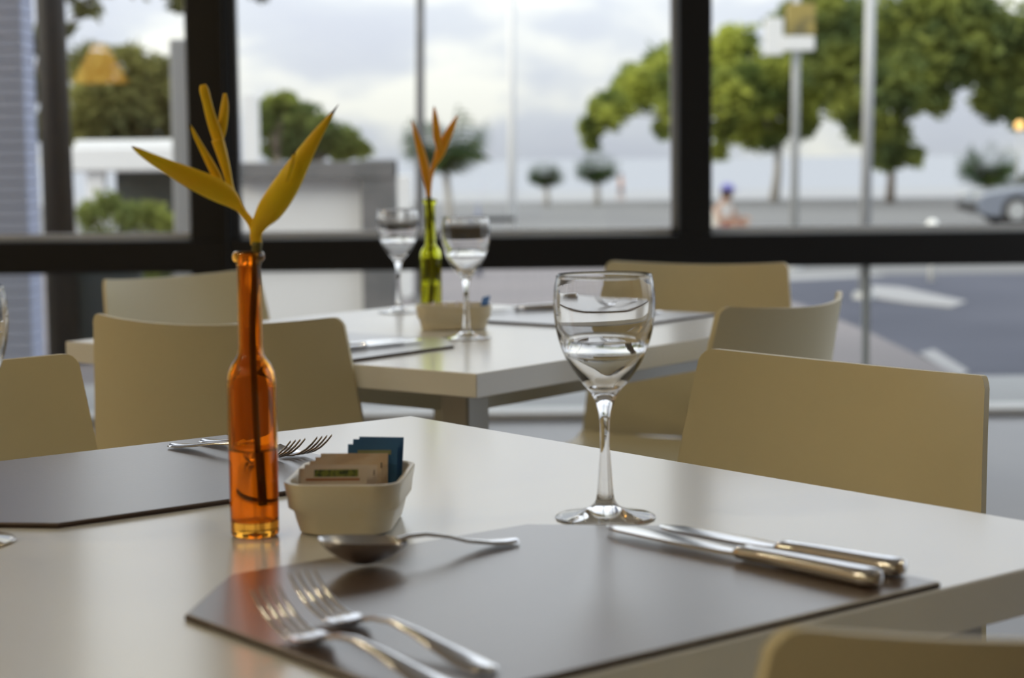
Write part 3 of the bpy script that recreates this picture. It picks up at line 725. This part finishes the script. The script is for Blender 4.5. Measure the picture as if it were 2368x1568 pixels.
def frond_mesh(L, w, droop):
    v = []; f = []; n = 12
    def mid(k): return Vector((L * k * (.80 - .1 * k), 0, L * (.95 * k - droop * k * k)))
    for i in range(n):
        k = (i + .6) / n; p = mid(k); lw = w * math.sin(math.pi * min(k * .9 + .12, 1)) ** .6
        for sgn in (-1, 1):
            tip = p + Vector((lw * .7, sgn * lw, -lw * .45)); a = p + Vector((L * .012, 0, 0)); b = p - Vector((L * .02, 0, 0)); q = len(v)
            m_ = (p + tip) / 2 + Vector((0, 0, lw * .1))
            v += [a, m_ + Vector((L * .022, 0, 0)), tip, m_ - Vector((L * .022, 0, 0)), b]; f.append((q, q + 1, q + 2, q + 3, q + 4))
    mb = MB().add(v, f); mb.tube([mid(i / 6) for i in range(7)], [L * .012 * (1.1 - i / 6) + .002 for i in range(7)], 5)
    return mb.mesh('frond')
def palm(label, depth, base_px, crown_px, L, base_z, trunk_r=.10, n=16, seed=1):
    b = at(*base_px, depth); b.z = base_z; c = at(*crown_px, depth)
    t = thing('palm_tree', label, 'palm', b, 0, 'small palms along the beach'); rd = random.Random(seed)
    MB().tube([(0, 0, 0), (c - b) * .5 + Vector((.03, 0, 0)), c - b], [trunk_r * 1.25, trunk_r, trunk_r * .9], 10).build('trunk', M['palebark'], t, True)
    fm = [frond_mesh(L, L * .42, d) for d in (.05, .35, .85)]
    for k in range(n):
        o = link('frond', fm[k % 3], M['frond'], t, False, c - b, (0, -rd.uniform(-.35, .5), k * 2.399 + rd.uniform(-.2, .2)))
    return t
palm('small dark palm rising right behind the orange flower', 30, (1042, 480), (1030, 395), .95, GZ, .06, 30, 2)
palm('small round-topped palm standing alone before the sea, shorter of a pair', 58, (1264, 480), (1262, 430), .72, GZ, .08, 40, 3)
palm('small palm with trunk in view, just under the bushy tree tip', 58, (1380, 480), (1380, 420), .86, GZ, .09, 34, 4)
palm('dark palm beside the parked car', 50, (2282, 480), (2285, 425), 1.05, GZ, .11, 34, 5)

# poles and signs
def pole(px_top, px_bot, depth, r, label, m='galv', extra=None, base_z=-.12):
    base_z = GZ if depth > 19 else (0 if depth < 17 and px_top < 1200 else -.12); a, b = at(px_bot, 540, depth), at(px_top, 0, depth); b2 = a + (b - a) * 1.5; base = a.copy(); base.z = base_z
    t = thing('street_pole', label, 'pole', base, 0, 'steel poles on the street')
    MB().tube([(0, 0, 0), b2 - base], [r, r * .9], 16).build('shaft', M[m], t, True)
    MB().lathe([(0, .06), (r * 1.9, .05), (r * 2.1, 0), (0, 0)], 16).build('base_flange', M[m], t)
    return t
pole(971, 968, 13.5, .034, 'dark grey steel pole rising behind the orange flower', 'concrete')
pole(1183, 1184, 22, .050, 'slim pale steel pole standing alone against the sky beside the orange flower', 'whitewash')
pole(2012, 1999, 15, .046, 'pale tapered steel pole in front of the large dark tree')
sp = pole(1842, 1836, 24, .055, 'steel pole carrying a two-part box sign at the bushy tree', 'galv')
bx = sp.location
def spart(name, x0, x1, y0, y1, d, th, m):
    p, q = at(x0, y1, d) - bx, at(x1, y0, d) - bx
    MB().box(((p.x + q.x) / 2, (p.y + q.y) / 2, (p.z + q.z) / 2), (abs(q.x - p.x), th, abs(q.z - p.z)), bev=.01).build(name, M[m], sp)
M['signgold'] = mat('gold_sign', (.32, .25, .07), .6, noise=(4, (.14, .12, .05), .45, .6)); M['signwhite'] = mat('white_sign', (.72, .72, .70), .5)
spart('sign_box', 1818, 1884, 8, 82, 23.9, .12, 'signgold'); spart('sign_foot', 1808, 1882, 84, 118, 23.85, .14, 'signwhite'); spart('side_box', 1768, 1810, 42, 128, 23.85, .12, 'signwhite')
# post with arm on the pavement
c = at(1105, 470, 16.5); t = thing('barrier_post', 'slim blue-grey post with a dark horizontal arm on the pavement outside', 'post', (c.x, c.y, 0))
M['bluepost'] = mat('blue_grey_paint', (.24, .26, .34), .6)
MB().lathe([(0, c.z), (.012, c.z - .02), (.028, c.z - .12), (.03, 0), (0, 0)], 16).build('post', M['bluepost'], t, True)
h = at(1150, 507, 16.5).z
MB().box((.13, -.03, h), (.40, .05, .042), bev=.006).build('arm', M['darkpost'], t)
# white ball bollard, lit globe
c = at(2156, 521, 17); t = thing('ball_bollard', 'small white ball bollard showing just above the black transom', 'bollard', (c.x, c.y, -.12))
MB().lathe([(0, c.z + .12 + .055)] + [(.056 * math.sin(a), c.z + .12 + .056 * math.cos(a)) for a in (.4, .8, 1.2, 1.6, 2.0, 2.4, 2.8)] + [(.02, c.z + .05), (.03, .0), (0, 0)], 20).build('ball', mat('white_ball', (.85, .85, .8), .4), t, True)
c = at(2358, 290, 40); t = thing('globe_lamp', 'lit orange globe lamp on a thin post under the large tree', 'lamp', (c.x, c.y, GZ))
MB().tube([(0, 0, 0), (0, 0, c.z - GZ - .08)], [.05, .03], 10).build('post', M['galv'], t, True)
MB().lathe([(.09 * math.sin(a), c.z - GZ + .09 * math.cos(a)) for a in [i * math.pi / 10 for i in range(11)]], 16).build('globe', mat('orange_globe', (1, .6, .2), .5, emis=((1, .55, .18), 1.4)), t, True)

# concrete frame wall with white infill, left of the second table
D = 12.0
p0, p1 = at(520, 372, D), at(916, 372, D)
t = thing('garden_wall', 'low grey concrete frame wall with a white infill panel outside', 'wall', ((p0.x + p1.x) / 2, D, 0))
w2 = (p1.x - p0.x) / 2; ht = at(740, 374, D).z
MB().box((0, 0, ht - .055), (2 * w2, .26, .11), bev=.006).build('top_beam', M['concrete'], t)
MB().box((w2 - .11, 0, ht / 2), (.22, .24, ht + .02), bev=.006).build('end_post', M['concrete'], t)
MB().box((-.11, .04, (ht - .11) / 2), (2 * w2 - .22, .10, ht - .11)).build('infill_panel', M['whitewash'], t)
MB().box((-.11, -.03, .40), (2 * w2 - .22, .05, .05)).build('ledge', M['concrete'], t)
c = at(582, 300, 15); t = tag(MB().box((c.x, 15, .55), (.115, .115, 1.1 + 2 * (at(582, 218, 15).z - 1.1) * .5), bev=.006).build('white_post', M['whitewash']), 'square white post standing behind the concrete frame wall', 'post')
t.location.z = 0; t.data.transform(Matrix.Translation((0, 0, (at(582, 218, 15).z) / 2 - .55))); 
c = at(935, 400, 14); tag(MB().box((c.x, 14, .46), (.10, .10, .92), bev=.005).build('white_post', M['whitewash']), 'short square white post right beside the concrete frame end post', 'post')

# left pane: tiled column, dark post, kiosk, hedge, grey post
D = 8.6
x1 = at(58, 300, D).x; t = thing('tiled_column', 'blue-grey column clad in horizontal tile courses outside the left pane', 'column', (x1 - .55, D + .11, 0))
MB().box((0, 0, 1.75), (1.08, .20, 3.5)).build('core', M['concrete'], t)
cm = MB().box((0, 0, 0), (1.10, .22, .052), bev=.004).mesh('tile_course')
for k in range(63): link('tile_course', cm, M['bluetile'], t, False, (0, 0, (k + .5) * .0555))
c = at(132, 300, 9.6); tag(MB().tube([(c.x, 9.6, 0), (c.x - .01, 9.6, 1.6), (c.x - .03, 9.6, 3.4)], [.085, .075, .075], 18).build('dark_round_post', M['darkpost'], None, True), 'dark round post standing beside the blue-grey tiled column', 'post')
D = 9.4
a, b = at(150, 640, D).x, at(300, 640, D).x
tag(MB().box(((a + b) / 2, D + .3, .30), (b - a, .08, .60), bev=.006).build('low_panel', M['darkpanel']), 'dark grey-green low panel beside the dark round post', 'panel')
a, b = at(402, 300, 10).x, at(452, 300, 10).x
tag(MB().box(((a + b) / 2, 10, at(420, 92, 10).z / 2), (b - a, .14, at(420, 92, 10).z), bev=.006).build('grey_square_post', M['galv']), 'grey square post right behind the wide black window post', 'post')
D = 17
a, b = at(150, 340, D), at(452, 395, D)
t = thing('kiosk', 'white-roofed kiosk with dark opening behind the green hedge', 'kiosk', ((a.x + b.x) / 2, D, 0)); hw = (b.x - a.x) / 2; zt, zb = a.z, b.z
MB().box((0, .5, (zt + zb) / 2), (2 * hw, 1.3, zt - zb), bev=.02).build('roof', M['whitewash'], t)
MB().box((0, .5, zt + .03), (1.7 * hw, 1.0, .06), bev=.01).build('roof_cap', M['whitewash'], t)
for x in (-hw + .28, hw - .08): MB().box((x, .0, zb / 2), (.16, .14, zb), bev=.01).build('post', M['whitewash'], t)
MB().box((.1, 1.0, zb / 2), (2 * hw - .3, .1, zb)).build('back_panel', M['darkpanel'], t)
MB().box((.25, .1, .28), (2 * hw - .7, .3, .56), bev=.01).build('counter', M['concrete'], t)
hb = at(300, 480, 13); t = thing('hedge', 'loose green hedge below the white-roofed kiosk', 'hedge', (hb.x, 13, 0))
foliage('leaf', [(at(x, y, 13 + dd), r * 13 / FPX, 1.0) for x, y, r, dd in ((210, 500, 50, 0), (250, 470, 45, .1), (300, 500, 55, 0), (350, 495, 50, .1), (385, 520, 40, 0), (230, 560, 60, 0), (320, 570, 70, 0), (390, 590, 60, 0), (270, 640, 70, 0), (350, 650, 60, 0))], 260, .035, t, 'foliage', 21)
for x in (-.25, -.1, .05, .2): MB().tube([(x, 0, 0), (x + .02, 0, .55)], [.012, .008], 6).build('stem', M['bark'], t)

# parked car, nose in view at the right edge
D = 38.0
cn = at(2238, 520, D)
t = thing('parked_car', 'blue-grey parked car with sloping bonnet beside the dark palm', 'car', (cn.x + 2.1, D, GZ))
M['carpaint'] = mat('blue_grey_car_paint', (.16, .18, .22), .3, coat=.5); M['carglass'] = mat('dark_car_glass', (.03, .035, .04), .1); M['tyre'] = mat('tyre', (.02, .02, .02), .8)
side = [(-2.1, .32), (-2.12, .55), (-1.95, .68), (-1.05, .82), (-.35, 1.26), (.2, 1.36), (.95, 1.33), (1.7, .95), (2.08, .90), (2.12, .35), (1.9, .24), (-1.9, .22)]
rings = []
for y, k in ((-.82, .93), (-.78, .985), (-.4, 1), (.4, 1), (.78, .985), (.82, .93)): rings.append([(x * (.985 if abs(y) > .8 else 1), y * (1 - .16 * max(z - .8, 0)), .3 + (z - .3) * k) for x, z in side])
MB().loft(rings).build('body', M['carpaint'], t, 40)
for sy in (-1, 1):
    gx2 = [(-.92, .86), (-.33, 1.22), (.18, 1.30), (.88, 1.27), (1.35, .98), (1.3, .90)]
    MB().loft([[(x, sy * (.795 - .13 * max(z - .8, 0)), z) for x, z in gx2], [(x, sy * (.812 - .13 * max(z - .8, 0)), z) for x, z in gx2]]).build('side_window', M['carglass'], t)
    for wx in (-1.32, 1.32):
        w_ = MB().lathe([(0, -.1), (.24, -.1), (.31, -.08), (.32, 0), (.31, .08), (.24, .1), (0, .1)], 24).build('wheel', M['tyre'], t, 40, (wx, sy * .74, .32), (math.pi / 2, 0, 0))
        MB().lathe([(0, -.105), (.18, -.105), (.2, -.09), (.2, .09), (.18, .105), (0, .105)], 20).build('hubcap', M['galv'], w_)
    MB().box((-2.03, sy * .6, .62), (.16, .34, .12), bev=.03).build('headlamp', M['galv'], t)
MB().box((-2.1, 0, .40), (.10, 1.5, .16), bev=.03).build('bumper', M['tyre'], t)
MB().loft([[(-1.02, -.70, .84), (-1.02, .70, .84), (-.36, .60, 1.265), (-.36, -.60, 1.265)], [(-1.04, -.70, .855), (-1.04, .70, .855), (-.38, .60, 1.28), (-.38, -.60, 1.28)]]).build('windscreen', M['carglass'], t)

# two distant people
def person(name, label, base, rz, nodes, edges, parts_, h=1.7):
    t = thing(name, label, 'person', base, rz)
    me = bpy.data.meshes.new('body'); me.from_pydata([n[:3] for n in nodes], edges, []); 
    o = bpy.data.objects.new('body', me); COL.objects.link(o)
    sk = o.modifiers.new('skin', 'SKIN'); ss = o.modifiers.new('sub', 'SUBSURF'); ss.levels = 1; ss.render_levels = 1
    for i, n in enumerate(nodes):
        d = me.skin_vertices[0].data[i]; d.radius = (n[3], n[4] if len(n) > 4 else n[3]); d.use_root = (i == 0)
    dg = bpy.context.evaluated_depsgraph_get(); dg.update()
    m2 = bpy.data.meshes.new_from_object(o.evaluated_get(dg)); bpy.data.objects.remove(o)
    m2.name = 'body'; m2.materials.clear()
    b = link('body', m2, M['skin'], t, True)
    for f in parts_: f(t)
    return t
M['skin'] = mat('skin', (.36, .22, .15), .6)
def cloth(name, col, rings, cap=True):
    def f(t):
        MB().loft([[(cx + rx * math.cos(2 * math.pi * j / 14), cy + ry * math.sin(2 * math.pi * j / 14), z) for j in range(14)] for cx, cy, z, rx, ry in rings], cap).build(name, M.setdefault('cloth_' + name + str(col), mat('cloth_' + name, col, .8)), t, 50)
    return f
def tubes(name, col, paths):
    def f(t):
        m_ = M.setdefault('cloth_' + name + str(col), mat('cloth_' + name, col, .8)); mb = MB()
        for p, r in paths: mb.tube(p, r, 10)
        mb.build(name, m_, t, 50)
    return f
def head_parts(cx, cy, cz, hair, cap_col=None):
    def f(t):
        hm = M.setdefault('hair', mat('dark_hair', hair, .8))
        MB().lathe([(.001, .125), (.05, .118), (.085, .085), (.1, .03), (.098, -.02), (.09, -.06), (.075, -.06), (.08, 0), (.001, .1)], 14, (cx, cy - .012, cz)).build('hair', hm, t, True)
        for s_ in (-1, 1):
            MB().lathe([(.001, .012), (.011, .005), (.011, -.005), (.001, -.012)], 8, (cx + s_ * .033, cy + .088, cz)).build('eye', M['darkpost'], t)
            MB().lathe([(.001, .03), (.014, .012), (.014, -.012), (.001, -.03)], 8, (cx + s_ * .086, cy, cz - .01)).build('ear', M['skin'], t, True)
        MB().tube([(cx, cy + .088, cz + .01), (cx, cy + .112, cz - .025), (cx, cy + .09, cz - .032)], [.008, .014, .008], 8).build('nose', M['skin'], t, True)
        MB().box((cx, cy + .086, cz - .058), (.045, .012, .01)).build('mouth', mat('lips', (.3, .12, .1), .6), t)
        if cap_col:
            cmn = mat('cap_cloth', cap_col, .8)
            c_ = MB().lathe([(.001, .145), (.06, .138), (.1, .1), (.112, .035), (.104, .035), (.001, .13)], 16, (cx, cy, cz)).build('cap', cmn, t, True)
            MB().prism([(cx - .09, cy + .07), (cx + .09, cy + .07), (cx + .065, cy + .18), (cx, cy + .2), (cx - .065, cy + .18)], cz + .035, cz + .047).build('cap_peak', cmn, c_)
    return f
def hand(sx, x, y, z, nodes, edges, root, dirv):
    """palm, four fingers, thumb: appended as chains of the body skeleton"""
    i0 = len(nodes); nodes.append((x + dirv[0] * .05, y + dirv[1] * .05, z + dirv[2] * .05, .030, .018)); edges.append((root, i0))
    for k, L in enumerate((.07, .082, .078, .062)):
        a = len(nodes); o = (k - 1.5) * .018
        nodes.append((x + dirv[0] * .09, y + dirv[1] * .09 + o, z + dirv[2] * .09, .0095)); nodes.append((x + dirv[0] * (.09 + L) - sx * .012, y + dirv[1] * (.09 + L) + o, z + dirv[2] * (.09 + L), .0075))
        edges += [(i0, a), (a, a + 1)]
    a = len(nodes); nodes.append((x + dirv[0] * .07 - sx * .02, y + .045 + dirv[1] * .05, z + dirv[2] * .07, .010)); edges.append((i0, a))
# walker on the beach
N = [(0, 0, .93, .13, .10), (0, 0, 1.12, .125, .09), (0, 0, 1.34, .15, .10), (0, .01, 1.47, .055), (0, .02, 1.56, .075, .085), (0, .025, 1.66, .078, .09)]
Ed = [(0, 1), (1, 2), (2, 3), (3, 4), (4, 5)]
for s_, sw in ((-1, .16), (1, -.12)):
    b_ = len(N); N += [(s_ * .10, .0, .84, .085), (s_ * .10, sw * .5, .48, .058), (s_ * .10, sw - .04, .10, .04), (s_ * .10, sw + .08, .04, .035)]; Ed += [(0, b_), (b_, b_ + 1), (b_ + 1, b_ + 2), (b_ + 2, b_ + 3)]
    b_ = len(N); N += [(s_ * .19, 0, 1.38, .055), (s_ * .23, -sw * .3, 1.12, .042), (s_ * .235, -sw * .8 + .05, .88, .03)]; Ed += [(2, b_), (b_, b_ + 1), (b_ + 1, b_ + 2)]
    hand(s_, s_ * .235, -sw * .8 + .05, .86, N, Ed, b_ + 2, (0, .05, -1))
pw = at(1436, 460, 108)
person('person', 'person in orange-brown top and dark shorts walking far off on the beach', (pw.x, 108, -1.6), 1.2, N, Ed, [
    cloth('shirt', (.45, .22, .12), [(0, 0, .90, .17, .13), (0, 0, 1.1, .165, .125), (0, 0, 1.34, .21, .13), (0, 0, 1.44, .12, .09)]),
    cloth('shorts', (.08, .08, .10), [(0, 0, .62, .19, .15), (0, 0, .8, .185, .15), (0, 0, .94, .172, .135)]), head_parts(0, .025, 1.64, (.03, .02, .015))])
# seated on the kerb beyond the street, half hidden by the mullion
N = [(0, 0, .10, .14, .12), (0, .03, .32, .13, .10), (0, .09, .54, .15, .10), (0, .14, .66, .055), (0, .17, .74, .075, .085), (0, .18, .83, .078, .09)]
Ed = [(0, 1), (1, 2), (2, 3), (3, 4), (4, 5)]
for s_ in (-1, 1):
    b_ = len(N); N += [(s_ * .10, .08, .12, .085), (s_ * .14, .42, .36, .06), (s_ * .12, .50, .02, .042), (s_ * .12, .62, -.05, .035)]; Ed += [(0, b_), (b_, b_ + 1), (b_ + 1, b_ + 2), (b_ + 2, b_ + 3)]
    b_ = len(N); N += [(s_ * .19, .10, .58, .055), (s_ * .24, .22, .36, .042), (s_ * .18, .40, .43, .03)]; Ed += [(2, b_), (b_, b_ + 1), (b_ + 1, b_ + 2)]
    hand(s_, s_ * .18, .40, .43, N, Ed, b_ + 2, (-s_ * .2, .75, -.3))
ps = at(1660, 520, 29); GS = GZ + .10
kb = tag(MB().box((ps.x + .6, 29, GZ + .05), (6.0, .34, .10), bev=.01).build('kerb_stone', M['concrete']), 'long low concrete kerb at the far side of the street', 'kerb')
person('person', 'person in blue cap and white shirt sitting on the far kerb', (ps.x, 29.0, GZ + .10), -2.3, N, Ed, [
    cloth('shirt', (.62, .60, .56), [(0, .0, .06, .17, .15), (0, .03, .3, .165, .13), (0, .09, .54, .205, .13), (0, .125, .63, .12, .09)]),
    tubes('shorts', (.30, .10, .08), [([(s_ * .1, .05, .12), (s_ * .13, .36, .33)], [.11, .085]) for s_ in (-1, 1)]), head_parts(0, .18, .81, (.03, .02, .015), (.16, .16, .42))])
